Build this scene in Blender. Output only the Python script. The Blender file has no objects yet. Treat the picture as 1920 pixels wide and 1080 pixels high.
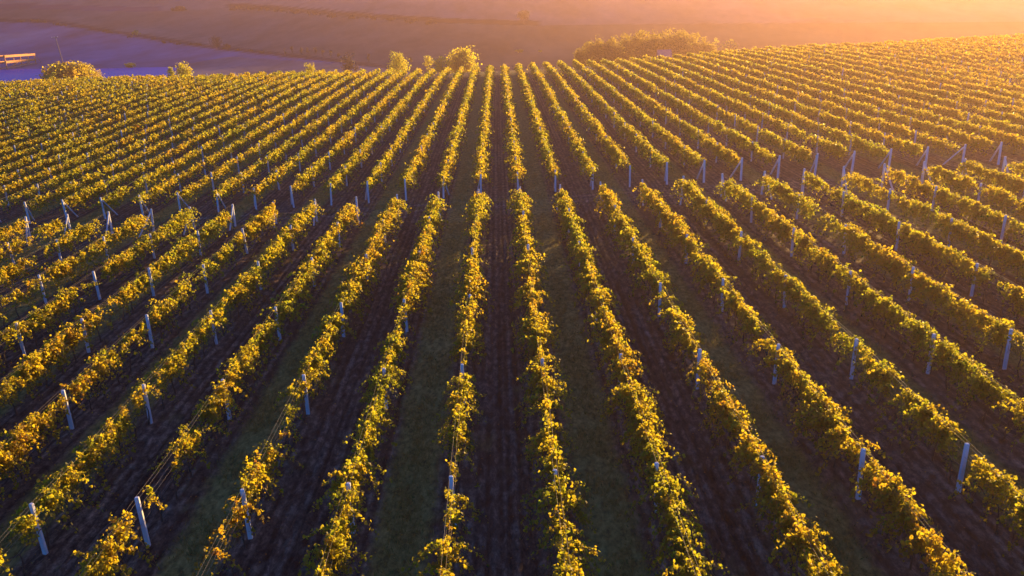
import bpy, math
import numpy as np
from mathutils import Matrix, Vector

sc = bpy.context.scene
COL = sc.collection
rng = np.random.default_rng(11)
PI = math.pi

# ------------------------------------------------------------------ camera numbers (fitted to the posts)
F, PITCH, YAW, ROLL, HC = 1487.0, 0.3453, 0.0093, -0.0281, 14.52
X0, S, PHI, SKEW, PH = -1.705, 3.0, 0.0273, 0.0157, 1.78
LINES_LOW = [12.1, 19.72, 27.28, 34.84, 42.40, 49.95, 57.2]
UP0 = 62.55
UP_END = 176.0

def proj(X, Y, Z):
    X, Y, Z = np.asarray(X, float), np.asarray(Y, float), np.asarray(Z, float) - HC
    x = X*math.cos(YAW) - Y*math.sin(YAW); y = X*math.sin(YAW) + Y*math.cos(YAW)
    d = y*math.cos(PITCH) - Z*math.sin(PITCH); u = y*math.sin(PITCH) + Z*math.cos(PITCH)
    d = np.where(d > .1, d, .1)
    a = F*x/d; b = -F*u/d
    return 960 + a*math.cos(ROLL) - b*math.sin(ROLL), 540 + a*math.sin(ROLL) + b*math.cos(ROLL)

def ray(px, py):
    ax, by = px-960, py-540
    a = ax*math.cos(ROLL) + by*math.sin(ROLL); b = -ax*math.sin(ROLL) + by*math.cos(ROLL)
    x, u, d = a/F, -b/F, 1.0
    y = d*math.cos(PITCH) + u*math.sin(PITCH); z = -d*math.sin(PITCH) + u*math.cos(PITCH)
    X = x*math.cos(YAW) + y*math.sin(YAW); Y = -x*math.sin(YAW) + y*math.cos(YAW)
    return X, Y, z

# ------------------------------------------------------------------ terrain
def sstep(a, b, x):
    t = np.clip((x-a)/(b-a), 0, 1); return t*t*(3-2*t)

def wave(x, y, sc_, seed):
    r = np.random.default_rng(seed); v = 0
    for i in range(6):
        th = r.uniform(0, 2*PI); k = r.uniform(.6, 1.8)/sc_
        v = v + np.sin((x*math.cos(th)+y*math.sin(th))*k*2*PI + r.uniform(0, 6.28))
    return v/6

_R = np.array([0, 300, 335, 380, 420, 460, 500, 540, 580, 620, 642, 2600.])
_Z = np.array([-9., -9, -9., -7.4, -4.5, -.7, 4.1, 9.8, 16.3, 23.7, 31, 31])
def far_z(R):
    z = 0
    for dr in (-24, -12, 0, 12, 24): z = z + np.interp(R+dr, _R, _Z)
    return z/5
def _crest(X):
    e = 0
    for d in (-24, -12, 0, 12, 24): e = e + np.interp(X+d, [-140, -105, -60, -30, 0, 30, 60, 90, 122, 160], [3.7, 3.5, 2.5, 1.4, .5, .8, 1.5, 1.2, .7, .7])
    return e/5
def plane_z(X, Y):
    Xc = np.clip(X, -170, 190)
    return Xc*math.tan(PHI) - .00035*np.clip(Y-120, 0, None)**2 * .35 + _crest(Xc)*sstep(62, 172, Y)
def ground(X, Y):
    X, Y = np.asarray(X, float), np.asarray(Y, float)
    R = np.hypot(X, Y)
    s = sstep(176, 275, Y)
    zf = far_z(R - 110*sstep(-60, -180, X) + 55*sstep(60, 190, X)) + wave(X, Y, 200, 5)*1.0*sstep(330, 480, R) + 0.0
    cap = 20.5 + 11*sstep(-75, -260, X)                              # the far ridge is higher on the left
    zf = np.where(zf > cap-6, cap - 6*np.exp(-(np.maximum(zf, cap-6)-(cap-6))/6), zf)
    return plane_z(X, Y)*(1-s) + zf*s

# ------------------------------------------------------------------ helpers
def mesh_obj(name, V, Fc, mat=None, parent=None, attrs=None, smooth=False, col=None):
    me = bpy.data.meshes.new(name)
    V = np.ascontiguousarray(V, np.float32)
    if isinstance(Fc, np.ndarray):
        n, k = Fc.shape
        me.vertices.add(len(V)); me.vertices.foreach_set('co', V.ravel())
        me.loops.add(n*k); me.loops.foreach_set('vertex_index', np.ascontiguousarray(Fc, np.int32).ravel())
        me.polygons.add(n); me.polygons.foreach_set('loop_start', np.arange(0, n*k, k, dtype=np.int32))
        me.polygons.foreach_set('loop_total', np.full(n, k, np.int32))
        me.update(calc_edges=True)
    else:
        me.from_pydata([tuple(v) for v in V.tolist()], [], Fc)
    if smooth: me.polygons.foreach_set('use_smooth', np.ones(len(me.polygons), bool))
    for an, (dom, val) in (attrs or {}).items():
        if val.ndim == 1:
            a = me.attributes.new(an, 'FLOAT', dom); a.data.foreach_set('value', np.ascontiguousarray(val, np.float32))
        else:
            a = me.attributes.new(an, 'FLOAT_COLOR', dom); a.data.foreach_set('color', np.ascontiguousarray(val, np.float32).ravel())
    if mat: me.materials.append(mat)
    o = bpy.data.objects.new(name, me); COL.objects.link(o)
    if parent: o.parent = parent
    return o

def tag(o, label=None, cat=None, group=None, kind=None):
    if label: o['label'] = label
    if cat: o['category'] = cat
    if group: o['group'] = group
    if kind: o['kind'] = kind
    return o

def empty(name, loc):
    o = bpy.data.objects.new(name, None); COL.objects.link(o); o.location = loc; o.empty_display_size = .3
    return o

class MB:
    """collects boxes and tubes into one mesh"""
    def __init__(s): s.v = []; s.f = []
    def tube(s, pts, rad, n=6, cap=True):
        pts = [Vector(p) for p in pts]; b = len(s.v)
        if not hasattr(rad, '__len__'): rad = [rad]*len(pts)
        for i, p in enumerate(pts):
            t = (pts[min(i+1, len(pts)-1)] - pts[max(i-1, 0)]).normalized()
            a = t.cross(Vector((0, 0, 1)) if abs(t.z) < .9 else Vector((1, 0, 0))).normalized(); c = t.cross(a)
            for j in range(n):
                th = 2*PI*j/n; s.v.append(p + (a*math.cos(th) + c*math.sin(th))*rad[i])
        for i in range(len(pts)-1):
            for j in range(n):
                q = b+i*n; s.f.append((q+j, q+(j+1) % n, q+n+(j+1) % n, q+n+j))
        if cap:
            s.f.append(tuple(range(b+n-1, b-1, -1))); q = b+(len(pts)-1)*n; s.f.append(tuple(range(q, q+n)))
    def beam(s, p, q, w, h, taper=1.0, bev=.0):
        """rectangular bar from p to q with optionally chamfered edges"""
        p, q = Vector(p), Vector(q); t = (q-p).normalized()
        a = t.cross(Vector((0, 0, 1)) if abs(t.z) < .9 else Vector((0, 1, 0))).normalized(); c = t.cross(a)
        b = len(s.v)
        if bev:
            prof = [(w/2-bev, -h/2), (w/2, -h/2+bev), (w/2, h/2-bev), (w/2-bev, h/2), (-w/2+bev, h/2), (-w/2, h/2-bev), (-w/2, -h/2+bev), (-w/2+bev, -h/2)]
        else: prof = [(w/2, -h/2), (w/2, h/2), (-w/2, h/2), (-w/2, -h/2)]
        n = len(prof)
        ends = [(p, 1.0), (q - t*bev, taper)] + ([(q, taper*.72)] if bev else [])
        if not bev: ends = [(p, 1.0), (q, taper)]
        for e, k in ends:
            for u, v in prof: s.v.append(e + a*u*k + c*v*k)
        for i in range(len(ends)-1):
            for j in range(n):
                z = b+i*n; s.f.append((z+j, z+(j+1) % n, z+n+(j+1) % n, z+n+j))
        s.f.append(tuple(range(b+n-1, b-1, -1))); z = b+(len(ends)-1)*n; s.f.append(tuple(range(z, z+n)))
    def build(s, name, mat, parent=None):
        return mesh_obj(name, np.array([tuple(v) for v in s.v]), s.f, mat, parent)

# ------------------------------------------------------------------ materials
def new_mat(name):
    m = bpy.data.materials.new(name); m.use_nodes = True
    nt = m.node_tree; nt.nodes.clear()
    out = nt.nodes.new('ShaderNodeOutputMaterial')
    def N(t, **kw):
        n = nt.nodes.new(t)
        for k, v in kw.items():
            if k.startswith('i_'): n.inputs[k[2:].replace('_', ' ')].default_value = v
            else: setattr(n, k, v)
        return n
    return m, nt, out, N, nt.links.new

def ramp(N, stops):
    r = N('ShaderNodeValToRGB'); e = r.color_ramp.elements
    while len(e) < len(stops): e.new(.5)
    for i, (p, c) in enumerate(stops): e[i].position = p; e[i].color = (*c, 1)
    return r

def leaf_mat(name, dif, trans, mixf=.5, rough=.55):
    m, nt, out, N, L = new_mat(name)
    at = N('ShaderNodeAttribute', attribute_name='tint')
    rd = ramp(N, dif); rt = ramp(N, trans)
    L(at.outputs['Fac'], rd.inputs[0]); L(at.outputs['Fac'], rt.inputs[0])
    p = N('ShaderNodeBsdfPrincipled', i_Roughness=rough); p.inputs['Specular IOR Level'].default_value = .35
    t = N('ShaderNodeBsdfTranslucent'); mx = N('ShaderNodeMixShader'); mx.inputs[0].default_value = mixf
    L(rd.outputs[0], p.inputs['Base Color']); L(rt.outputs[0], t.inputs['Color'])
    L(p.outputs[0], mx.inputs[1]); L(t.outputs[0], mx.inputs[2]); L(mx.outputs[0], out.inputs[0])
    return m

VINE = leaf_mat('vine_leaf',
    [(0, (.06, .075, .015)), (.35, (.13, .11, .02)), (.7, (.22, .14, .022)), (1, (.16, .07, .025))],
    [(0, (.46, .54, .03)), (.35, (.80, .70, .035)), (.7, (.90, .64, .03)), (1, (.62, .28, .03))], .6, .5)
TREE = leaf_mat('autumn_tree_leaf',
    [(0, (.07, .07, .02)), (.5, (.15, .10, .025)), (1, (.20, .10, .02))],
    [(0, (.60, .66, .05)), (.5, (.88, .82, .05)), (1, (.88, .62, .04))], .7, .6)
GROVEM = leaf_mat('grove_leaf',
    [(0, (.05, .045, .015)), (.5, (.10, .075, .022)), (1, (.15, .09, .025))],
    [(0, (.38, .37, .03)), (.5, (.68, .56, .04)), (1, (.8, .52, .04))], .55, .65)
SHRUB = leaf_mat('dull_shrub_leaf',
    [(0, (.03, .03, .02)), (1, (.06, .045, .025))], [(0, (.08, .08, .03)), (1, (.20, .14, .04))], .3, .6)
GRASSM = leaf_mat('aisle_grass', [(0, (.22, .20, .040)), (.6, (.40, .30, .07)), (1, (.50, .37, .12))],
    [(0, (.12, .15, .03)), (.6, (.2, .19, .04)), (1, (.28, .22, .07))], .4, .7)

def noise_mat(name, c1, c2, scale, rough=.8, bump=.0, stretch=(1, 1, 1)):
    m, nt, out, N, L = new_mat(name)
    tc = N('ShaderNodeTexCoord'); mp = N('ShaderNodeMapping'); mp.inputs['Scale'].default_value = stretch
    nz = N('ShaderNodeTexNoise'); nz.inputs['Scale'].default_value = scale; nz.inputs['Detail'].default_value = 6
    r = ramp(N, [(.3, c1), (.7, c2)]); p = N('ShaderNodeBsdfPrincipled', i_Roughness=rough)
    L(tc.outputs['Object'], mp.inputs[0]); L(mp.outputs[0], nz.inputs[0]); L(nz.outputs[0], r.inputs[0]); L(r.outputs[0], p.inputs['Base Color'])
    if bump:
        b = N('ShaderNodeBump'); b.inputs['Strength'].default_value = bump; b.inputs['Distance'].default_value = .02
        L(nz.outputs[0], b.inputs['Height']); L(b.outputs[0], p.inputs['Normal'])
    L(p.outputs[0], out.inputs[0]); return m

CONC = noise_mat('pale_concrete', (.76, .77, .80), (.90, .90, .92), 9, .75, .4, (1, 1, .35))
BARK = noise_mat('vine_bark', (.05, .035, .025), (.13, .09, .06), 30, .9, .8, (1, 1, .25))
CANE = noise_mat('cane_bark', (.20, .12, .05), (.36, .22, .10), 20, .7)
TBARK = noise_mat('tree_bark', (.06, .045, .035), (.14, .10, .075), 4, .9, .6, (1, 1, .3))
RUST = noise_mat('rusty_steel', (.60, .20, .03), (.80, .32, .05), .6, .65, .3)
WOODP = noise_mat('weathered_pole', (.22, .18, .16), (.36, .30, .27), 3, .8, .3, (1, 1, .1))
ROOFM = noise_mat('blue_grey_roof', (.12, .14, .24), (.20, .22, .34), 2, .5)
WALLM = noise_mat('shed_wall', (.40, .34, .30), (.55, .48, .42), 2, .8)
m, nt, out, N, L = new_mat('trellis_wire_steel')
p = N('ShaderNodeBsdfPrincipled', i_Metallic=.2, i_Roughness=.7); p.inputs['Base Color'].default_value = (.34, .29, .23, 1); L(p.outputs[0], out.inputs[0]); WIRE = m
m, nt, out, N, L = new_mat('pond_water')
nz = N('ShaderNodeTexNoise'); nz.inputs['Scale'].default_value = 1.2; nz.inputs['Detail'].default_value = 4
b = N('ShaderNodeBump'); b.inputs['Strength'].default_value = .6; b.inputs['Distance'].default_value = .25
p = N('ShaderNodeBsdfPrincipled', i_Roughness=.55); p.inputs['Specular IOR Level'].default_value = .15; p.inputs['Base Color'].default_value = (.004, .09, .7, 1); p.inputs['IOR'].default_value = 1.33
tc = N('ShaderNodeTexCoord'); L(tc.outputs['Object'], nz.inputs[0]); L(nz.outputs[0], b.inputs['Height']); L(b.outputs[0], p.inputs['Normal']); L(p.outputs[0], out.inputs[0]); WATER = m

# vineyard soil with grass in every second aisle
m, nt, out, N, L = new_mat('vineyard_soil')
tc = N('ShaderNodeTexCoord'); sx = N('ShaderNodeSeparateXYZ'); L(tc.outputs['Object'], sx.inputs[0])
def math_(op, a, b=None, c=None):
    n = N('ShaderNodeMath', operation=op)
    for i, v in enumerate((a, b, c)):
        if v is None: continue
        if isinstance(v, (int, float)): n.inputs[i].default_value = v
        else: L(v, n.inputs[i])
    return n.outputs[0]
def nz_(scale, detail=5, stretch=(1, 1, 1), rough=.6):
    mp = N('ShaderNodeMapping'); mp.inputs['Scale'].default_value = stretch; L(tc.outputs['Object'], mp.inputs[0])
    n = N('ShaderNodeTexNoise'); n.inputs['Scale'].default_value = scale; n.inputs['Detail'].default_value = detail; n.inputs['Roughness'].default_value = rough
    L(mp.outputs[0], n.inputs[0]); return n.outputs[0]
def mixc(f, a, b):
    n = N('ShaderNodeMix', data_type='RGBA')
    if isinstance(f, (int, float)): n.inputs[0].default_value = f
    else: L(f, n.inputs[0])
    for i, v in ((6, a), (7, b)):
        if isinstance(v, tuple): n.inputs[i].default_value = (*v, 1)
        else: L(v, n.inputs[i])
    return n.outputs[2]
dist = math_('PINGPONG', math_('SUBTRACT', sx.outputs[0], X0 + 1.5*S - 600*S), 3.0)
edge = math_('MULTIPLY_ADD', nz_(1.3, 6), .9, .32)
gr = N('ShaderNodeMapRange', interpolation_type='SMOOTHSTEP'); gr.inputs[3].default_value = 1; gr.inputs[4].default_value = 0
L(dist, gr.inputs[0]); L(math_('SUBTRACT', edge, .22), gr.inputs[1]); L(math_('ADD', edge, .28), gr.inputs[2])
soil = ramp(N, [(.36, (.034, .021, .014)), (.5, (.115, .074, .048)), (.64, (.30, .20, .125))]); L(nz_(3.6, 9, (1, .55, 1), .78), soil.inputs[0])
gcol = ramp(N, [(.36, (.13, .105, .030)), (.5, (.31, .24, .062)), (.64, (.50, .37, .11))]); L(nz_(5, 8, (1, .6, 1), .7), gcol.inputs[0])
weed = N('ShaderNodeMapRange', interpolation_type='SMOOTHSTEP'); weed.inputs[1].default_value = .56; weed.inputs[2].default_value = .72; L(nz_(.55, 7, (1, .5, 1), .65), weed.inputs[0])
# pale and dark stripes along the worked soil
str_ = N('ShaderNodeMapRange'); str_.inputs[1].default_value = .35; str_.inputs[2].default_value = .65; str_.inputs[3].default_value = .62; str_.inputs[4].default_value = 1.5
L(nz_(1.0, 3, (3.1, .05, 1), .6), str_.inputs[0])
rid = math_('MULTIPLY_ADD', math_('SINE', math_('ADD', math_('MULTIPLY', math_('SUBTRACT', 3.0, dist), 2*PI/.36), math_('MULTIPLY', nz_(.8, 4), 5.0))), .32, 1.0)
hy = math_('SUBTRACT', sx.outputs[1], math_('MULTIPLY', sx.outputs[0], SKEW))
hl_ = math_('MINIMUM', math_('ABSOLUTE', math_('SUBTRACT', hy, 58.9)), math_('ABSOLUTE', math_('SUBTRACT', hy, 60.7)))
rut = N('ShaderNodeMapRange', interpolation_type='SMOOTHSTEP'); rut.inputs[1].default_value = .15; rut.inputs[2].default_value = .42; rut.inputs[3].default_value = 1.9; rut.inputs[4].default_value = 1.0
L(math_('ADD', hl_, math_('MULTIPLY', nz_(1.1, 4), .18)), rut.inputs[0])
rr_ = math_('MULTIPLY', math_('MULTIPLY', rid, rut.outputs[0]), str_.outputs[0])
sm = N('ShaderNodeMix', data_type='RGBA', blend_type='MULTIPLY'); sm.inputs[0].default_value = 1; L(soil.outputs[0], sm.inputs[6]); L(rr_, sm.inputs[7])
cc = mixc(math_('MULTIPLY', weed.outputs[0], .45), sm.outputs[2], gcol.outputs[0])
cc = mixc(gr.outputs[0], cc, gcol.outputs[0])
p = N('ShaderNodeBsdfPrincipled', i_Roughness=.95); p.inputs['Specular IOR Level'].default_value = .15; L(cc, p.inputs['Base Color'])
b = N('ShaderNodeBump'); b.inputs['Strength'].default_value = .9; b.inputs['Distance'].default_value = .06
L(nz_(9, 8, (1, .6, 1), .75), b.inputs['Height']); L(b.outputs[0], p.inputs['Normal']); L(p.outputs[0], out.inputs[0]); SOIL = m

# far fields: haze blue is put into the left field's crop colour
m, nt, out, N, L = new_mat('far_fields')
tc = N('ShaderNodeTexCoord')
at = N('ShaderNodeAttribute', attribute_name='crop_haze')
v = ramp(N, [(.3, (.5, .5, .5)), (.7, (1.5, 1.5, 1.5))]); L(nz_(.04, 8, (1, .35, 1), .65), v.inputs[0])
mm = N('ShaderNodeMix', data_type='RGBA', blend_type='MULTIPLY'); mm.inputs[0].default_value = 1
L(at.outputs['Color'], mm.inputs[6]); L(v.outputs[0], mm.inputs[7])
p = N('ShaderNodeBsdfPrincipled', i_Roughness=1.0); p.inputs['Specular IOR Level'].default_value = .05
L(mm.outputs[2], p.inputs['Base Color']); L(p.outputs[0], out.inputs[0]); FIELDS = m

# ------------------------------------------------------------------ vineyard ground sheet
def axis(segs):
    a = []
    for lo, hi, st in segs: a.append(np.arange(lo, hi-1e-6, st))
    return np.concatenate(a + [np.array([segs[-1][1]])])
gx = axis([(-170, -30, .75), (-30, 30, .14), (30, 190, .75)])
gy = axis([(-60, 8, 4), (8, 62, .3), (62, 190, 1.6)])
GX, GY = np.meshgrid(gx, gy)
ua = (GX - X0)/S
kk = np.floor(ua); u = (ua - kk - .5)*S                      # metres from the aisle centre
is_grass = (kk % 2 == 1)
fine = sstep(30, 29, np.abs(GX))*sstep(62, 58, GY)*sstep(8, 10, GY)
GZ = ground(GX, GY) + .05*wave(GX, GY, 9, 3)
wob = .05*np.sin(GY*.9 + kk*2.1) + .04*np.sin(GY*.37 + kk)
fur = .065*np.cos(2*PI*(u+wob)/.36)*sstep(1.05, .8, np.abs(u))
trk = -.05*(np.exp(-((np.abs(u)-.62)/.13)**2))
berm = .10*np.exp(-((1.5-np.abs(u))/.32)**2)
GZ = GZ + fine*(np.where(is_grass, trk*.5, fur + trk*.6) + berm + rng.normal(0, .013, GX.shape)*np.where(is_grass, .6, 1.2))
ny, nx = GX.shape
idx = np.arange(nx*ny).reshape(ny, nx)
quads = np.stack([idx[:-1, :-1], idx[:-1, 1:], idx[1:, 1:], idx[1:, :-1]], -1).reshape(-1, 4)
o = mesh_obj('ground', np.stack([GX, GY, GZ], -1).reshape(-1, 3), quads, SOIL, smooth=True)
tag(o, 'dark furrowed vineyard soil with a grass strip in every second aisle', 'ground', kind='structure')

# ------------------------------------------------------------------ far fields and hills
az = np.radians(np.linspace(-88, 88, 360))
rad = np.concatenate([np.linspace(5, 200, 24)[:-1], np.geomspace(200, 815, 190)])
A, R_ = np.meshgrid(az, rad)
HX, HY = R_*np.sin(A), R_*np.cos(A)
HZ = ground(HX, HY)
inside = (HY < 186) & (HX > -176) & (HX < 196)
HZ = np.where(inside, HZ - 1.2, HZ)
pxx, pyy = proj(HX, HY, HZ)
crop_haze = np.ones(HX.shape + (4,))
base = np.array([.23, .155, .13]); crop_haze[..., :3] = base + (np.array([.17, .11, .065])-base)*sstep(300, 1200, pxx)[..., None]
def poly_line(px, pts):
    return np.interp(px, [q[0] for q in pts], [q[1] for q in pts])
L1 = [(-900, 30), (0, 38), (90, 39), (230, 62), (400, 88), (620, 112), (760, 130), (900, 150)]
yl = poly_line(pxx, L1); mA = (pyy > yl) & (R_ > 200)
crop_haze[mA, :3] = (.095, .165, .36)                                     # ploughed field, blue of the haze put into its colour
mA2 = mA & (pyy > poly_line(pxx, [(0, 300), (300, 128), (430, 106), (620, 118), (760, 126)])) & (pxx > 300)
crop_haze[mA2, :3] = (.24, .19, .22)
U1 = [(-900, 5), (0, 16), (280, 22), (430, 14), (520, 19), (640, 29), (830, 42), (1010, 47), (1300, 44), (2000, 40)]
yu = poly_line(pxx, U1); mU = pyy < yu
crop_haze[mU, :3] = (.30, .20, .18)
crop_haze[(pyy < yu) & (pyy > yu-9) & (pxx < 300), :3] = (.06, .06, .14)
crop_haze[(pyy < yu+1) & (pyy > yu-8) & (pxx > 420) & (pxx < 1010), :3] = (.02, .015, .018)
crop_haze[(pyy > yl-3) & (pyy < yl+4) & (pxx < 800) & (R_ > 200), :3] = (.03, .03, .05)
crop_haze[(pyy < yl-3) & (pyy > yl-16) & (pxx < 420) & (pxx > 120), :3] = (.32, .20, .16)
ny, nx = HX.shape
idx = np.arange(nx*ny).reshape(ny, nx)
quads = np.stack([idx[:-1, :-1], idx[:-1, 1:], idx[1:, 1:], idx[1:, :-1]], -1).reshape(-1, 4)
o = mesh_obj('hills', np.stack([HX, HY, HZ], -1).reshape(-1, 3), quads, FIELDS, smooth=True, attrs={'crop_haze': ('POINT', crop_haze.reshape(-1, 4))})
tag(o, 'hazy ploughed fields rising over the valley to far hills', 'hills', kind='structure')

# ------------------------------------------------------------------ leaves
def nrm(v): return v/np.maximum(np.linalg.norm(v, axis=-1, keepdims=True), 1e-6)
LEAF6 = np.array([(0, -.05, 0), (.56, .10, .16), (.46, .72, .10), (0, 1.02, -.12), (-.46, .72, .10), (-.56, .10, .16)])
LEAF4 = np.array([(0, -.1, 0), (.55, .45, .12), (0, 1.0, -.08), (-.55, .45, .12)])
def leaves_mesh(pos, out_dir, size, r, six):
    n = len(pos)
    rn = r.normal(0, 1, (n, 3))
    nor = nrm(out_dir*.7 + np.array([0, 0, .45]) + rn*.65)
    v = nrm(out_dir*.35 + np.array([0, 0, -.6]) + r.normal(0, .6, (n, 3)))
    v = nrm(v - nor*(v*nor).sum(-1, keepdims=True)); uu = np.cross(v, nor)
    T = LEAF6 if six else LEAF4
    T = T[None]*size[:, None, None]
    V = pos[:, None] + T[..., 0:1]*uu[:, None] + T[..., 1:2]*v[:, None] + T[..., 2:3]*nor[:, None]
    b = np.arange(n)[:, None]*len(LEAF6 if six else LEAF4)
    if six: Fq = np.stack([b + np.array([0, 1, 2, 3]), b + np.array([0, 3, 4, 5])], 1).reshape(-1, 4)
    else: Fq = b + np.arange(4)
    return V.reshape(-1, 3), Fq

GAPS = {-2: [(15.6, 18.9), (22.0, 24.6)], -3: [(20.7, 22.9)], -1: [(31.0, 34.6)], 0: [(26.8, 29.3), (19.9, 22.1), (17.1, 18.0)],
        1: [(28.1, 28.9)], 2: [(24.8, 26.3)], 3: [(32.4, 33.3)], 4: [(28.5, 29.6)], -4: [(17.2, 18.6), (25.5, 26.6)], -5: [(33, 34.5), (43.5, 45)], -6: [(36.5, 38)],
        -7: [(28.5, 31), (40, 41.5)], -8: [(37, 39)], -9: [(46, 48.5)], -10: [(50, 53)], 5: [(24.0, 24.8)], 6: [(36, 37)]}
def up_start(k): return UP0 + SKEW*(X0 + S*k)
def row_leaves(k, Y0, Y1, seed, near):
    """bezier shoots along one row, returns leaf positions etc."""
    r = np.random.default_rng(seed)
    Xc = X0 + S*k
    i0 = .35 + (r.uniform(.2, 2.4) if (not near and abs(Y0-up_start(k)) < .6 and k > 3) else 0)
    i1 = .1 + (r.uniform(0, 1.3) if near and Y1 > 50 else 0)
    py = np.arange(Y0+i0, Y1-i1, 1.22); py = py + r.normal(0, .12, len(py))
    low = .5 + .5*np.sin(py*.31 + k*1.7)*np.sin(py*.113 + k)
    vig = np.clip(r.normal(.92, .30, len(py)) + (low-.5)*(.55 if near else .75), .2, 1.7)
    miss = .055 if k > 0 else .075
    vig[r.random(len(py)) < miss] *= .22
    if k == 0 and near: vig *= .85
    if k in (-1, 1, 2) and near: vig = np.maximum(vig*1.22, .6)
    if k > 1: vig *= 1.1
    if k >= 22: vig = np.where((py > 82) & (py < 128), vig*.55, vig)
    for a, b in GAPS.get(k, []) if near else []:
        vig = np.where((py > a) & (py < b), vig*.10, vig)
    nsh = np.round(21*vig).astype(int)
    y0 = np.repeat(py, nsh); vg = np.repeat(vig, nsh); n = len(y0)
    bush = np.repeat(np.clip(np.exp(r.normal(0, .38, len(py))), .45, 1.9), nsh)
    y0 = y0 + r.uniform(-.68, .68, n)
    side = np.where(r.random(n) < .5, -1., 1.)
    hp = np.repeat(r.normal(0, .10, len(py)), nsh)
    top = 1.80 + r.normal(0, .12, n) + hp + .22*(np.minimum(vg, 1.25)-1)
    reach = np.clip(np.abs(r.normal(.36, .17, n))*bush, 0, .8) + .05
    pl = np.array(LINES_LOW) + SKEW*Xc if near else up_start(k) + 7.5*np.arange(16)
    dp = np.abs(y0[:, None] - pl[None]).min(1)                 # thinner leaves right beside the posts
    keep = (dp > .42) | (r.random(n) < .30); y0, vg, bush, side = y0[keep], vg[keep], bush[keep], side[keep]; n = len(y0); dp = dp[keep]
    top, reach, hp = top[keep], reach[keep], hp[keep]
    P0 = np.stack([Xc + r.normal(0, .06, n), y0, .82 + r.normal(0, .1, n)], -1)
    P1 = np.stack([Xc + side*reach*.10 + r.normal(0, .07, n), y0 + r.normal(0, .2, n), top + .45], -1)
    endz = r.uniform(.30, 1.20, n)
    P2 = np.stack([Xc + side*reach*1.25, y0 + r.normal(0, .35, n), endz], -1)
    nearp = dp < .55; P2[nearp, 2] = np.maximum(P2[nearp, 2], 1.05)
    upr = r.random(n) < .30                       # upright tips over the top wire
    P2[upr] = np.stack([Xc + r.normal(0, .11, upr.sum()), y0[upr] + r.normal(0, .25, upr.sum()), 1.45 + hp[upr]*.6 + .52*r.beta(1.6, 2.0, upr.sum())], -1)
    P1[upr, 2] = 1.6
    lat = r.random(n) < .07                       # a few long canes lying out into the aisle
    P2[lat, 0] = Xc + side[lat]*r.uniform(.6, 1.05, lat.sum()); P2[lat, 2] = r.uniform(.5, 1.5, lat.sum())
    return Xc, P0, P1, P2, side, r
def bez(P0, P1, P2, t): t = t[:, None]; return P0*(1-t)**2 + P1*2*t*(1-t) + P2*t*t

def fill_row(k, segs, seed, near):
    """segs: (Y0, Y1, leaves per shoot, leaf size)"""
    Vs, Fs, Ts = [], [], []; off = 0; canes = []
    for si, (Y0, Y1, nl, size) in enumerate(segs):
        if Y1 - Y0 < .8: continue
        Xc, P0, P1, P2, side, r = row_leaves(k, Y0, Y1, seed*7+si, near)
        n = len(P0)
        if n == 0: continue
        cnt = r.poisson(nl, n) + 1
        i = np.repeat(np.arange(n), cnt); m_ = len(i)
        t = r.beta(1.5, 1.15, m_)
        pos = bez(P0[i], P1[i], P2[i], t) + r.normal(0, [.045, .055, .045], (m_, 3))
        pos[:, 2] = np.maximum(pos[:, 2], .15)
        od = np.stack([np.clip((pos[:, 0]-Xc)*3, -1, 1), r.normal(0, .4, m_), np.zeros(m_)], -1)
        sz = size*np.clip(r.lognormal(-.05, .32, m_), .45, 1.5)
        shade = r.normal(0, .10, n) + .10*np.sin(P0[:, 1]*2.3 + 5*np.sin(P0[:, 1]*.7 + k*1.3)) + .05*math.sin(k*2.1)
        tint = np.clip(.38 + shade[i] + r.normal(0, .14, m_) + .10*np.sin(pos[:, 1]*.21 + k*.9) + .20*float(sstep(10, 30, k)) - (.05 if 4 < k < 12 else 0), 0, 1)  # rows toward the right turn orange: sun glow put into the leaf tint
        pos[:, 2] += ground(pos[:, 0]*0 + Xc, pos[:, 1])
        V, Fq = leaves_mesh(pos, od, sz, r, near)
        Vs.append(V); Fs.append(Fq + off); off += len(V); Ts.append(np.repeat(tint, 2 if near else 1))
        if near: canes.append((P0, P1, P2))
    if not Vs: return None
    return np.concatenate(Vs), np.concatenate(Fs), np.concatenate(Ts), canes

def tube_lines(polys, rad):
    """three-sided tubes along many equal-length polylines (n, m, 3)"""
    n, m_, _ = polys.shape
    ang = np.array([.5, 2.6, 4.7])
    off = np.stack([np.cos(ang), 0*ang, np.sin(ang)], -1)*rad
    V = polys[:, :, None] + off[None, None]
    b = (np.arange(n)[:, None]*m_*3 + np.arange(m_-1)[None]*3)[..., None]
    q = np.stack([np.stack([b[..., 0]+j, b[..., 0]+(j+1) % 3, b[..., 0]+3+(j+1) % 3, b[..., 0]+3+j], -1) for j in range(3)], 2)
    return V.reshape(-1, 3), q.reshape(-1, 4)

def wires(k, ylines, parent, heights, rad):
    Xc = X0 + S*k
    ys = np.concatenate([np.linspace(a, b, 5)[:-1] for a, b in zip(ylines[:-1], ylines[1:])] + [[ylines[-1]]])
    sag = np.tile([0, .03, .04, .03], len(ylines)-1); sag = np.append(sag, 0)
    for dx, h in heights:
        pts = np.stack([np.full(len(ys), Xc+dx), ys, ground(np.full(len(ys), Xc), ys) + h - sag], -1)
        V, q = tube_lines(pts[None], rad)
        mesh_obj('trellis_wire', V, q, WIRE, parent)

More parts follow.
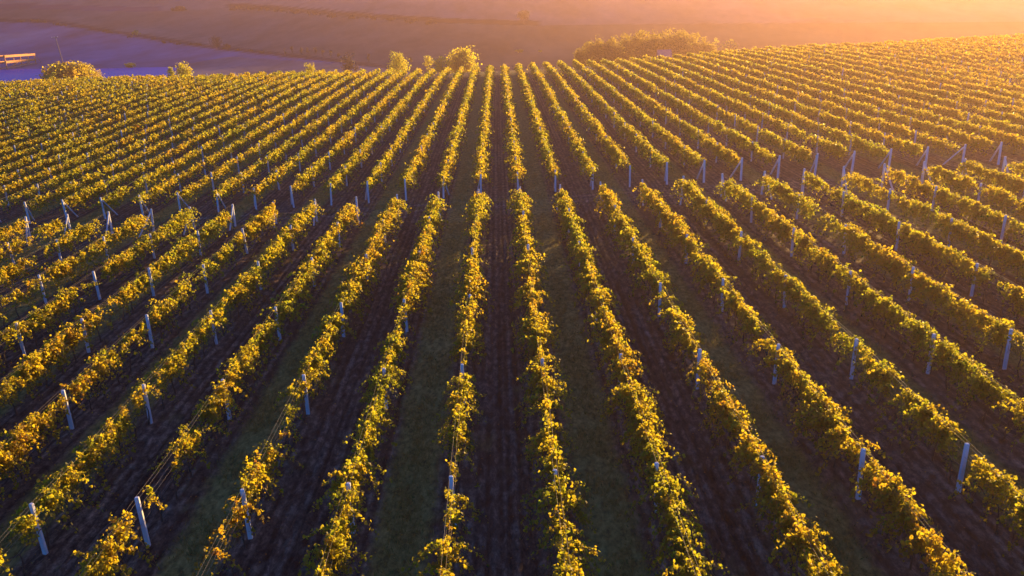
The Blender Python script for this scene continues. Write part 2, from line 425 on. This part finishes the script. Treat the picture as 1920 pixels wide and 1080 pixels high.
# trunks: three shapes shared by all the vines of the near block
trunk_meshes = []
for s in range(4):
    r = np.random.default_rng(50+s); mb = MB(); x = y = 0; pts = []; rr = []
    for i in range(7):
        pts.append((x, y, -.06 + i*.155)); rr.append(.038 - i*.0035); x += r.normal(0, .022); y += r.normal(0, .03)
    mb.tube(pts, rr, 6)
    for d in (-1, 1):
        mb.tube([pts[-1], (x+r.normal(0, .02), y+d*.25, .93), (x+r.normal(0, .03), y+d*.58, .92+r.normal(0, .03))], [.018, .015, .009], 5)
    me = mb.build('vine_trunk', BARK).data; trunk_meshes.append(me)
    bpy.data.objects.remove(bpy.data.objects['vine_trunk'])

ORD = ['zeroth', 'first', 'second', 'third', 'fourth', 'fifth', 'sixth', 'seventh', 'eighth', 'ninth', 'tenth', 'eleventh', 'twelfth', 'thirteenth',
       'fourteenth', 'fifteenth', 'sixteenth', 'seventeenth', 'eighteenth', 'nineteenth', 'twentieth']
TENS = {20: 'twenty', 30: 'thirty', 40: 'forty', 50: 'fifty'}
def ordinal(n):
    if n <= 20: return ORD[n]
    t, r_ = n//10*10, n % 10
    return (TENS[t][:-1] + 'ieth') if r_ == 0 else TENS[t] + '-' + ORD[r_]
def rowpos(k):
    return (ordinal(k), 'right') if k >= 1 else (ordinal(1-k), 'left')

LOOK = {0: 'sparse, broken', 1: 'narrow, even', -1: 'thick golden', -2: 'gappy, half bare', -3: 'patchy drooping', 2: 'slender golden', 3: 'full golden'}
def in_frame(X, Y, Z, mx=260, my=160):
    px, py = proj(X, Y, Z); return (px > -mx) & (px < 1920+mx) & (py > -my) & (py < 1080+my)

n_trunks = 0
lowY = {}
for k in range(-17, 21):
    Xc = X0 + S*k
    end = LINES_LOW[-1] + SKEW*Xc
    yy = np.arange(10, end, .25)
    ok = in_frame(np.full(len(yy), Xc), yy, ground(np.full(len(yy), Xc), yy) + 1.0, 900, 260)
    if not ok.any(): continue
    Ys = yy[ok][0]; lowY[k] = Ys
    o_, sd = rowpos(k)
    root = empty('vine_row', (0, 0, 0))
    tag(root, f"{LOOK.get(k, 'yellow')} vine row below the headland, {o_} row {sd} of the central dark aisle", 'vine row', 'vine rows in the block below the headland')
    res = fill_row(k, [(Ys, min(30, end), 46, .073), (max(30, Ys), end, 30, .092)], 1000+k, True)
    V, Fq, T, canes = res
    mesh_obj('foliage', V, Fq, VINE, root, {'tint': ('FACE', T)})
    tt = np.linspace(0, 1, 6)
    P0, P1, P2 = [np.concatenate([c[i] for c in canes]) for i in range(3)]
    sel = P0[:, 1] < 42
    if sel.any():
        Q = np.stack([bez(P0[sel], P1[sel], P2[sel], np.full(sel.sum(), t)) for t in tt], 1)
        Q[..., 2] += ground(np.full(Q.shape[:2], Xc), Q[..., 1])
        Vc, qc = tube_lines(Q, .0075); tag(mesh_obj('canes', Vc, qc, CANE, root), kind='stuff')
    yl = np.array([LINES_LOW[0]-7.5] + LINES_LOW) + SKEW*Xc
    yl = yl[np.searchsorted(yl, Ys)-1 if Ys > yl[0] else 0:]
    wires(k, yl, root, [(-.06, 1.77), (.06, 1.77), (-.07, 1.36), (.07, 1.36), (.0, .92)], .0033)
    py = np.arange(Ys+.35, end-.1, 1.22)
    for y in py:
        if y > 40: break
        if in_frame(Xc, y, float(ground(Xc, y)), 20, 20):
            t = bpy.data.objects.new('vine_trunk', trunk_meshes[int(rng.integers(4))]); COL.objects.link(t); t.parent = root
            t.location = (Xc + rng.normal(0, .03), y, float(ground(Xc, y))); t.rotation_euler = (0, 0, PI*int(rng.integers(2)) + rng.normal(0, .12)); n_trunks += 1

for k in range(-48, 52):
    Xc = X0 + S*k
    st = up_start(k); end = UP_END + 2*math.sin(k*.4) + rng.uniform(-1, 1)
    yy = np.arange(st, end, .5)
    ok = in_frame(np.full(len(yy), Xc), yy, ground(np.full(len(yy), Xc), yy) + 1.5, 420)
    if not ok.any(): continue
    Ys = yy[ok][0]
    o_, sd = rowpos(k)
    root = empty('vine_row', (0, 0, 0))
    look = 'sunlit orange' if k > 14 else ('golden' if k < 1 else 'yellow')
    tag(root, f"{look} vine row above the headland, {o_} row {sd} of the central dark aisle", 'vine row', 'vine rows in the block above the headland')
    res = fill_row(k, [(Ys, min(92, end), 14, .135), (max(92, Ys), min(128, end), 9, .175), (max(128, Ys), end, 6, .22)], 3000+k, False)
    if res is None: continue
    V, Fq, T, _ = res
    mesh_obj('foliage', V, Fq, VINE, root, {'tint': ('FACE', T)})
    yl = np.arange(st, end, 7.5); yl = yl[max(0, np.searchsorted(yl, Ys)-1):]
    if len(yl) > 1: wires(k, yl, root, [(0, 1.74), (0, 1.36)], .006)

# ------------------------------------------------------------------ posts
pm = MB(); pm.beam((0, 0, -.3), (0, 0, PH), .14, .12, .86, .022); POST = pm.build('trellis_post', CONC); pmesh = POST.data; bpy.data.objects.remove(POST)
bm_ = MB(); bm_.beam((0, 1.3, -.12), (0, .07, 1.56), .10, .09, .9, .015); BR = bm_.build('brace', CONC); bmesh_up = BR.data; bpy.data.objects.remove(BR)
cand = []
for k in range(-17, 19):
    Xc = X0 + S*k
    for j, Yl in enumerate(LINES_LOW):
        cand.append((k, 'low', len(LINES_LOW)-1-j, Xc, Yl + SKEW*Xc))
for k in range(-48, 52):
    Xc = X0 + S*k
    for j in range(16):
        y = up_start(k) + 7.5*j
        if j: y += rng.normal(0, .35)
        if y < UP_END - 1: cand.append((k, 'up', j, Xc, y))
vis = []
for c in cand:
    z = float(ground(c[3], c[4]))
    px, py = proj(c[3], c[4], z+PH-.1); px, py = float(px), float(py)
    if -70 < px < 1990 and -40 < py < 1130: vis.append((c[4], c, z))
vis.sort(key=lambda t: t[0])
print('posts in view', len(vis), 'trunks', n_trunks)
far_mb_v, far_mb_f, off = [], [], 0
pv = np.array([v.co[:] for v in pmesh.vertices]); pf = [tuple(p.vertices) for p in pmesh.polygons]
for i, (_, (k, blk, j, X, Y), z) in enumerate(vis):
    lean = (rng.normal(0, .018), rng.normal(0, .022), rng.normal(0, .2))
    end = j == 0
    if i < 300:
        t = bpy.data.objects.new('trellis_post', pmesh); COL.objects.link(t)
        t.location = (X, Y, z); t.rotation_euler = lean
        o_, sd = rowpos(k)
        if blk == 'low':
            lab = f"white braced end post below the headland, {o_} row {sd} of dark aisle" if end else f"white post {ordinal(j+1)} down from the headland, {o_} row {sd} of central dark aisle"
        else:
            lab = f"white braced end post above the headland, {o_} row {sd} of dark aisle" if end else f"white post {ordinal(j+1)} up from the headland, {o_} row {sd} of central dark aisle"
        tag(t, lab, 'post', 'white concrete trellis posts')
        if end:
            t.scale = (1.2, 1.2, 1.04) if k > 4 else (1, 1, 1)
            b_ = bpy.data.objects.new('brace', bmesh_up); COL.objects.link(b_); b_.parent = t
            b_.rotation_euler = (0, 0, (0 if blk == 'up' else PI) + rng.normal(0, .12))
    else:
        V = pv + np.array([X, Y, z]); far_mb_v.append(V); far_mb_f += [tuple(q+off for q in f) for f in pf]; off += len(pv)
if far_mb_v:
    o = mesh_obj('far_trellis_posts', np.concatenate(far_mb_v), far_mb_f, CONC)
    tag(o, 'tiny white posts in the far rows toward the field crest', 'posts', kind='stuff')

# ------------------------------------------------------------------ grass strips and fallen leaves
def scatter_blades(n, X, Y, hmin, hmax, r, w=.02):
    h = r.uniform(hmin, hmax, n); th = r.uniform(0, 2*PI, n); ln = r.normal(0, .5, (n, 2))*h[:, None]
    z = ground(X, Y) + .02
    d = np.stack([np.cos(th), np.sin(th), 0*th], -1)*(w*r.uniform(.6, 1.6, n))[:, None]
    p = np.stack([X, Y, z], -1); tip = p + np.stack([ln[:, 0], ln[:, 1], h], -1); mid = (p+tip)/2 + np.array([0, 0, .12])*h[:, None]
    V = np.stack([p-d, p+d, mid+d*.8, mid-d*.8, tip], 1).reshape(-1, 3)
    b = np.arange(n)*5
    Fq = np.stack([np.stack([b, b+1, b+2, b+3], -1), np.stack([b+3, b+2, b+4, b+4], -1)], 1)
    quad = Fq[:, 0]
    V2 = np.stack([p-d, p+d, tip+d*.15, tip-d*.15], 1).reshape(-1, 3)
    return V2, np.arange(n*4).reshape(-1, 4)
r = np.random.default_rng(77)
gXs, gYs = [], []
for k in range(-19, 21):
    if k % 2 != 1: continue
    c = X0 + S*(k+.5)
    n = 17000
    Y = r.uniform(9.5, 90, n); keepd = r.random(n) < np.clip(22/Y, .15, 1.)**1.2
    X = c + r.normal(0, .46, n) + .12*np.sin(Y*.5+k)
    ok = in_frame(X, Y, ground(X, Y), 60, 60) & keepd & (np.abs(X-c) < 1.25) & (wave(X, Y, 3.2, 40+k) > -.28 + .25*r.random(n))
    gXs.append(X[ok]); gYs.append(Y[ok])
n = 40000                                                       # thin weeds under the rows and on the headland
Y = r.uniform(10, 70, n); k = r.integers(-19, 21, n); X = X0 + S*k + r.normal(0, .42, n)
ok = in_frame(X, Y, ground(X, Y), 60, 60) & (wave(X, Y, 4.5, 9) > .12); gXs.append(X[ok]); gYs.append(Y[ok])
n = 30000
X = r.uniform(-50, 50, n); Y = 60 + SKEW*X + r.normal(0, 1.2, n); ok = (wave(X, Y, 3.5, 19) > .05) & (r.random(n) > sstep(-12, 18, X)*.85); gXs.append(X[ok]); gYs.append(Y[ok])
gX, gY = np.concatenate(gXs), np.concatenate(gYs)
V, Fq = scatter_blades(len(gX), gX, gY, .05, .17, r, .016)
o = mesh_obj('grass', V, Fq, GRASSM, attrs={'tint': ('FACE', np.clip(r.normal(.5, .25, len(gX)), 0, 1))})
tag(o, 'short olive grass and weeds along every second aisle', 'grass', kind='stuff')
n = 9000
Y = 10 + 50*r.random(n)**1.3; k = r.integers(-17, 19, n); X = X0 + S*k + r.normal(0, .75, n)
ok = in_frame(X, Y, ground(X, Y), 30, 30); X, Y = X[ok], Y[ok]; n = len(X)
pos = np.stack([X, Y, ground(X, Y) + .07 + .06*r.random(n)], -1)
up = np.tile([0, 0, 1.2], (n, 1)); nor = nrm(up + r.normal(0, .4, (n, 3))); v = nrm(np.cross(nor, r.normal(0, 1, (n, 3)))); uu = np.cross(v, nor)
sz = r.uniform(.035, .065, n)[:, None, None]; T4 = LEAF4[None]*sz
V = pos[:, None] + T4[..., 0:1]*uu[:, None] + T4[..., 1:2]*v[:, None] + T4[..., 2:3]*nor[:, None]
o = mesh_obj('fallen_leaves', V.reshape(-1, 3), np.arange(4*n).reshape(-1, 4), VINE, attrs={'tint': ('FACE', np.clip(r.normal(.95, .1, n), 0, 1))})
tag(o, 'dry fallen vine leaves lying on the dark soil', 'fallen leaves', kind='stuff')

# ------------------------------------------------------------------ trees and shrubs beyond the crest
def place(px, D):
    X, Y, _ = ray(px, 100); n = math.hypot(X, Y); X, Y = X/n*D, Y/n*D
    return X, Y, float(ground(X, Y))
def top_height(px, py, D):
    X, Y, z = ray(px, py); return HC + z/math.hypot(X, Y)*D
def mpp(D): return D*1.0/F
def base_D(px, py):
    return float(min(np.linspace(330, 760, 400), key=lambda D: abs(float(proj(*place(px, D))[1]) - py)))
def tree(name, label, cat, px, py, D, wpx, seed, group=None, mat=TREE, n=420, leaf=None, bare=.22, tint=.55, flat=1.0):
    X, Y, z = place(px, D); H = max(1.0, top_height(px, py, D) - z); w = wpx*mpp(D)
    r = np.random.default_rng(seed)
    root = empty(name, (X, Y, z)); tag(root, label, cat, group)
    n = int(n*4); ncl = max(6, int(n/40))
    # clump centres inside an ellipsoid crown
    d = nrm(r.normal(0, 1, (ncl, 3))); rr = r.random(ncl)[:, None]**.45
    c = d*rr*np.array([w/2*.80, w/2*.80, H*(1-bare)/2*.82]); c[:, 2] += H*(bare + (1-bare)/2)
    crad = np.clip(r.normal(.20, .06, ncl), .09, .34)*min(w, H*(1-bare))
    per = max(8, n//ncl)
    i = np.repeat(np.arange(ncl), per); dd = nrm(r.normal(0, 1, (len(i), 3)))
    pos = c[i] + dd*(crad[i]*(.55 + .5*r.random(len(i))))[:, None]*np.array([1, 1, .8*flat])
    pos[:, 2] = np.clip(pos[:, 2], .1, H)
    ls = leaf or max(.24, w*.047)
    V, Fq = leaves_mesh(pos, dd, ls*r.uniform(.6, 1.4, len(i)), r, False)
    mesh_obj('crown', V, Fq, mat, root, {'tint': ('FACE', np.clip(tint + r.normal(0, .14, ncl)[i] + r.normal(0, .1, len(i)), 0, 1))})
    mb = MB(); hb = H*max(bare, .12); R0 = max(.05, .022*H)
    bend = r.normal(0, .03*H, 2)
    mb.tube([(0, 0, -.4), (bend[0]*.3, bend[1]*.3, hb), (bend[0], bend[1], H*.72)], [R0, R0*.8, R0*.3], 7)
    for q in r.choice(ncl, min(6, ncl), replace=False):
        s = r.uniform(.2, .6); a = Vector((bend[0]*s, bend[1]*s, hb + (H*.72-hb)*s)); e = Vector(c[q])
        mb.tube([a, (a+e)/2 + Vector((0, 0, .05*H)), e], [R0*.45, R0*.3, R0*.12], 5)
    mb.build('trunk', TBARK, root)
    return root

tree('round_tree', 'round glowing golden tree behind the crest at the centre of the valley', 'tree', 866, 86, 262, 58, 1, n=1100, bare=.12, tint=.6)
tree('tall_shrub', 'feathery yellow shrub at the foot of the round golden tree', 'shrub', 826, 101, 255, 34, 2, n=320, bare=.1, tint=.5)
tree('slim_tree', 'slim pale yellow tree to the left of the round golden tree', 'tree', 803, 97, 290, 20, 3, n=220, bare=.2, tint=.55)
tree('valley_tree', 'tall ragged yellow tree with a bright right edge, two trees left of the round one', 'tree', 743, 94, 262, 40, 4, n=620, bare=.12, tint=.5)
tree('valley_bush', 'dull olive bush just above the crest, left of the ragged yellow tree', 'bush', 655, 98, 300, 36, 5, n=260, bare=.05, mat=SHRUB)
tree('small_bush', 'small upright yellow bush standing alone at the crest', 'bush', 578, 111, 240, 20, 6, n=280, bare=.05, tint=.5)
tree('small_bush', 'tiny pale bush with forked tips on the crest line', 'bush', 537, 128, 215, 16, 7, n=140, bare=.05, tint=.45)
tree('crest_bush', 'dark gold pointed bush at the crest beside the blue pond', 'bush', 339, 114, 228, 28, 8, n=420, bare=.06, tint=.45)
tree('crest_bush', 'low green gold bush at the right end of the blue pond', 'bush', 316, 123, 228, 16, 9, n=200, bare=.05, tint=.2)
tree('pond_bush', 'small cream bush on the far bank of the blue pond', 'bush', 240, 116, base_D(240, 128), 24, 10, n=220, bare=.05, tint=.35)
tree('orange_bush', 'large rounded orange bush in front of the blue pond', 'bush', 142, 106, 300, 44, 11, n=900, bare=.04, tint=.72)
tree('orange_bush', 'low spreading rust bush to the left of the large orange bush', 'bush', 104, 116, 297, 66, 12, n=800, bare=.03, tint=.85)
tree('orange_bush', 'low rust bush trailing right of the large orange bush', 'bush', 168, 120, 304, 30, 13, n=300, bare=.03, tint=.8)
tree('orange_bush', 'small olive bush in front of the pond, below the rusty frame', 'bush', 87, 131, 290, 18, 14, n=220, bare=.03, tint=.3)
tree('lone_tree', 'small lone tree with a lit left edge on the hedge between fields', 'tree', 408, 65, base_D(408, 92), 22, 15, n=300, bare=.1, tint=.4, mat=SHRUB)
tree('lone_shrub', 'low shrub beside the lone tree on the field hedge', 'shrub', 425, 82, base_D(425, 93), 24, 16, n=160, bare=.05, mat=SHRUB)
tree('lone_bush', 'pale bush on the field hedge, upslope from the lone tree', 'bush', 262, 55, base_D(262, 67), 18, 17, n=160, bare=.05, tint=.5)
tree('hill_tree', 'faint hazy tree standing alone on the far hillside', 'tree', 984, 16, base_D(984, 45), 28, 18, n=360, bare=.12, tint=.35, mat=SHRUB)
tree('hill_bush', 'faint golden tree clump at the end of the upper hedge', 'tree', 348, 11, base_D(348, 20), 36, 19, n=300, bare=.05, tint=.5, mat=SHRUB)
tree('valley_bush', 'pale round bush right of the golden tree on the valley floor', 'bush', 974, 92, 380, 20, 20, n=220, bare=.05, tint=.4)
tree('valley_bush', 'tiny light bush beside the track, left of the grove', 'bush', 1012, 98, 380, 10, 21, n=110, bare=.05, tint=.4)
GROVE = [(1086, 84, 20), (1104, 72, 32), (1124, 63, 36), (1150, 62, 40), (1174, 57, 40), (1200, 52, 42), (1226, 47, 44), (1252, 45, 42), (1277, 46, 40), (1300, 54, 34), (1318, 62, 30), (1332, 72, 22),
         (1140, 74, 40), (1212, 66, 44), (1270, 60, 42)]
gl = ['outermost low tree at the left tip of the grove', 'bright edged tree near the left tip of the grove', 'golden tree on the left shoulder of the grove', 'rounded golden tree after the left shoulder of the grove',
      'olive tree left of the grove middle', 'broad tree at the middle of the grove', 'tall tree just left of the grove summit', 'tallest tree at the summit of the grove', 'tall lit tree just right of the grove summit',
      'sloping tree on the right shoulder of the grove', 'smaller tree low on the right of the grove', 'outermost low tree at the right tip of the grove',
      'dark front tree at the left of the grove', 'dark front tree under the middle of the grove', 'dark front tree under the grove summit']
for i, (px, py, w) in enumerate(GROVE):
    tree('grove_tree', gl[i], 'tree', px, py, 266 + (-10 if i > 11 else 0) + (i*37 % 18), w, 100+i, 'trees of the grove beyond the crest', mat=GROVEM, n=1000, bare=.06, tint=.42)
tree('valley_bush', 'small pale bush right of the grove with a bright tip', 'bush', 1341, 66, 330, 14, 140, n=150, bare=.05, tint=.5)
tree('valley_bush', 'low hazy bush furthest right beyond the grove', 'bush', 1366, 70, 340, 34, 141, n=220, bare=.03, tint=.4)
# shrubs along the field boundaries
hl = [(54, 37), (80, 35), (92, 38), (118, 42), (128, 44), (205, 55), (214, 58), (248, 66), (290, 70), (314, 76), (338, 79), (362, 80), (374, 80), (446, 90), (470, 92), (492, 94)]
for i, (px, py) in enumerate(hl):
    # distance from the hedge line on the ground
    best = base_D(px, py+5)
    o = tree('hedge_shrub', f"dark shrub on the descending field hedge, {ordinal(i+1)} along from its upper left end", 'shrub', px, py, best, 15 + (i*7 % 8), 200+i, 'shrubs along the field hedge', n=90, bare=.02, mat=SHRUB)
ul = [(452, 12), (478, 13), (505, 14), (532, 16), (560, 19), (596, 22), (630, 26), (668, 29), (700, 31), (740, 34), (776, 36), (812, 39)]
for i, (px, py) in enumerate(ul):
    best = base_D(px, py+7)
    tree('hedge_shrub', f"faint tree in the upper hedge line on the far hill, {ordinal(i+1)} from its left end", 'shrub', px, py-2, best, 32, 240+i, 'trees along the upper hedge', n=110, bare=.02, mat=SHRUB)
yt = [(548, 83), (566, 86), (577, 86), (592, 84), (606, 88), (620, 90), (634, 92), (690, 99), (770, 104), (535, 88)]
for i, (px, py) in enumerate(yt):
    tree('young_tree', f"thin hazy sapling in the valley line, {ordinal(i+1)} counted along it", 'sapling', px, py, base_D(px, py+19), 7, 270+i, 'saplings in the valley', n=70, bare=.15, mat=SHRUB)

# ------------------------------------------------------------------ pond, rusty frame, pole, shed
def ground_hit(px, py):
    X, Y, z = ray(px, py); t = 50.
    while t < 3000:
        if HC + z*t < float(ground(X*t, Y*t)): return X*t, Y*t
        t += 1.
pts = []
for px, py in [(-260, 158), (-120, 127), (40, 129), (170, 129), (312, 126), (330, 131), (300, 152), (60, 166), (-100, 170)]:
    X, Y, z = ray(px, py); t = (-8.6 - HC)/z; pts.append((X*t, Y*t))
n = len(pts)
c = np.array(pts); dense = []
for i in range(n):
    for s in np.linspace(0, 1, 6, endpoint=False):
        p0, p1, p2, p3 = c[i-1], c[i], c[(i+1) % n], c[(i+2) % n]
        dense.append(.5*((2*p1) + (-p0+p2)*s + (2*p0-5*p1+4*p2-p3)*s*s + (-p0+3*p1-3*p2+p3)*s**3))
V = np.array([(x, y, -8.55) for x, y in dense])
o = mesh_obj('water', V, [tuple(range(len(V)))], WATER); tag(o, 'strip of deep blue pond water below the vineyard crest', 'water', kind='structure')

D = 446
mp_ = mpp(D)
Xa, Ya, za = place(6, D); Xb, Yb, zb = place(64, D+30)
zb0 = float(ground(Xa, Ya)) - .2
t1, t2 = top_height(6, 106, D), top_height(64, 102, D+30)
m1, m2 = top_height(6, 117, D), top_height(64, 112, D+30)
fr = empty('steel_frame', (0, 0, 0)); tag(fr, 'rusty orange open steel frame with two long rails beside the pond', 'steel frame')
depth = Vector((-.98, -.18, 0))*3.0
A1, B1 = Vector((Xa, Ya, 0)), Vector((Xb, Yb, 0))
for nm, za_, zb_ in (('top_rail', t1, t2), ('middle_rail', m1, m2)):
    for q in (0, 1):
        mb = MB(); mb.beam(A1 + depth*q + Vector((0, 0, za_)), B1 + depth*q + Vector((0, 0, zb_)), .75, .95); mb.build(nm, RUST, fr)
for i, s in enumerate((0.01, .5, .99)):
    for q in (0, 1):
        p = A1.lerp(B1, s) + depth*q; zt = t1 + (t2-t1)*s; mb = MB()
        mb.beam(p + Vector((0, 0, zb0)), p + Vector((0, 0, zt-.45)), .3, .3); mb.build('leg', RUST, fr)
    p = A1.lerp(B1, s); zt = t1 + (t2-t1)*s + .05
    mb = MB(); mb.beam(p + Vector((0, 0, zt)) + depth*.07, p + depth*.93 + Vector((0, 0, zt)), .18, .18); mb.build('cross_bar', RUST, fr)
for q in (0, 1):
    mb = MB(); mb.beam(A1 + depth*q + Vector((0, 0, zb0+.9)), B1 + depth*q + Vector((0, 0, zb0+1.3)), .4, .5); mb.build('base_rail', WOODP, fr)
for s in (.12, .55):
    mb = MB(); mb.beam(A1.lerp(B1, s) + Vector((0, 0, zb0+1.1)), A1.lerp(B1, s+.33) + Vector((0, 0, m1-.4)), .22, .22); mb.build('diagonal_brace', RUST, fr)
Xc_, Yc_, _ = place(78, D+30)
mb = MB(); mb.beam(B1 + Vector((0, 0, t2-.3)), Vector((Xc_, Yc_, zb0)), .2, .2); mb.build('diagonal_brace', RUST, fr)

D = 300
X, Y, z = place(119, D); zt = top_height(112, 68, D)
po = empty('utility_pole', (X, Y, z)); tag(po, 'leaning grey utility pole with a short crossarm behind the orange bush', 'utility pole')
lean = -7.5*mpp(D)
mb = MB(); mb.tube([(0, 0, -.5), (lean*.5, 0, (zt-z)*.5), (lean, 0, zt-z)], [.19, .16, .12], 8); mb.build('pole', WOODP, po)
mb = MB(); mb.beam((lean-1.3, .14, zt-z-.5), (lean+.8, .14, zt-z-.35), .16, .18); mb.build('crossarm', WOODP, po)
for s in (-1.15, -.4, .65):
    mb = MB(); zz = zt-z-.5 + (s+1.3)/2.1*.15 + .08; mb.tube([(lean+s, .14, zz), (lean+s, .14, zz+.12), (lean+s, .14, zz+.3)], [.05, .09, .05], 8); mb.build('insulator', CONC, po)

D = 262
X, Y, z = place(1247, D); zt = top_height(1247, 93.5, D); w = 22*mpp(D); h = zt-z
sh = empty('shed', (X, Y, z)); tag(sh, 'small shed with a pale blue roof below the grove', 'shed')
mb = MB(); mb.beam((-w/2, 1.6, h*.36), (w/2, 1.6, h*.36), 3.2, h*.72); mb.build('wall', WALLM, sh)
Vr = np.array([(-w/2-.3, -.35, h*.70), (w/2+.3, -.35, h*.70), (w/2+.3, 1.6, h), (-w/2-.3, 1.6, h), (w/2+.3, 3.55, h*.70), (-w/2-.3, 3.55, h*.70),
               (-w/2-.3, -.35, h*.70-.12), (w/2+.3, -.35, h*.70-.12), (w/2+.3, 1.6, h-.12), (-w/2-.3, 1.6, h-.12), (w/2+.3, 3.55, h*.70-.12), (-w/2-.3, 3.55, h*.70-.12)])
mesh_obj('roof', Vr, [(0, 1, 2, 3), (3, 2, 4, 5), (7, 6, 9, 8), (8, 9, 11, 10), (0, 6, 7, 1), (5, 4, 10, 11), (0, 3, 9, 6), (3, 5, 11, 9), (1, 7, 8, 2), (2, 8, 10, 4)], ROOFM, sh)

# ------------------------------------------------------------------ haze
HAZE_DENSITY, HAZE_G = .00070, .61
x0, x1, y0, y1, z0, z1 = -820, 820, -90, 820, -14, 36
V = np.array([(x, y, z) for z in (z0, z1) for y in (y0, y1) for x in (x0, x1)], float)
Fh = [(0, 2, 3, 1), (4, 5, 7, 6), (0, 1, 5, 4), (2, 6, 7, 3), (0, 4, 6, 2), (1, 3, 7, 5)]
m, nt, out, N, L = new_mat('evening_haze')
pv_ = N('ShaderNodeVolumePrincipled'); pv_.inputs['Color'].default_value = (.62, .39, .35, 1)
pv_.inputs['Density'].default_value = HAZE_DENSITY; pv_.inputs['Anisotropy'].default_value = HAZE_G
L(pv_.outputs[0], out.inputs['Volume'])
o = mesh_obj('haze', V, Fh, m); tag(o, 'thin evening haze over the valley', 'haze', kind='stuff')

# ------------------------------------------------------------------ light
SUN_EL, SUN_AZ = math.radians(5.3), math.radians(34.5)
w = bpy.data.worlds.new('World'); sc.world = w; w.use_nodes = True
nt = w.node_tree; bg = nt.nodes['Background']; sky = nt.nodes.new('ShaderNodeTexSky'); sky.sky_type = 'NISHITA'; sky.sun_disc = False
sky.sun_elevation = SUN_EL; sky.sun_rotation = SUN_AZ; sky.altitude = 200; sky.ozone_density = 8.0; sky.dust_density = .3; sky.air_density = 1.0
nt.links.new(sky.outputs[0], bg.inputs[0]); bg.inputs[1].default_value = .12
sun = bpy.data.lights.new('sun', 'SUN'); sun.energy = 5.0; sun.angle = math.radians(.53); sun.color = (1.0, .61, .19)
so = bpy.data.objects.new('sun', sun); COL.objects.link(so)
d = Vector((math.sin(SUN_AZ)*math.cos(SUN_EL), math.cos(SUN_AZ)*math.cos(SUN_EL), math.sin(SUN_EL)))
so.rotation_euler = d.to_track_quat('Z', 'Y').to_euler(); so.location = (60, 90, 55)

# ------------------------------------------------------------------ camera
cam = bpy.data.cameras.new('camera'); co = bpy.data.objects.new('camera', cam); COL.objects.link(co)
fw = Vector((math.sin(YAW)*math.cos(PITCH), math.cos(YAW)*math.cos(PITCH), -math.sin(PITCH)))
r0 = Vector((math.cos(YAW), -math.sin(YAW), 0)); u0 = r0.cross(fw)
c_, s_ = math.cos(ROLL), math.sin(ROLL)
rr, uu = r0*c_ + u0*s_, u0*c_ - r0*s_
M = Matrix((rr, uu, -fw)).transposed().to_4x4(); M.translation = (0, 0, HC); co.matrix_world = M
cam.sensor_width = 36; cam.lens = F/1920*36; cam.clip_start = .1; cam.clip_end = 6000
sc.camera = co

sc.view_settings.view_transform = 'Standard'; sc.view_settings.look = 'None'; sc.view_settings.exposure = 1.6; sc.view_settings.gamma = 1
sc.cycles.max_bounces = 6; sc.cycles.diffuse_bounces = 3; sc.cycles.transmission_bounces = 3; sc.cycles.glossy_bounces = 2; sc.cycles.volume_bounces = 0
sc.cycles.use_denoising = True
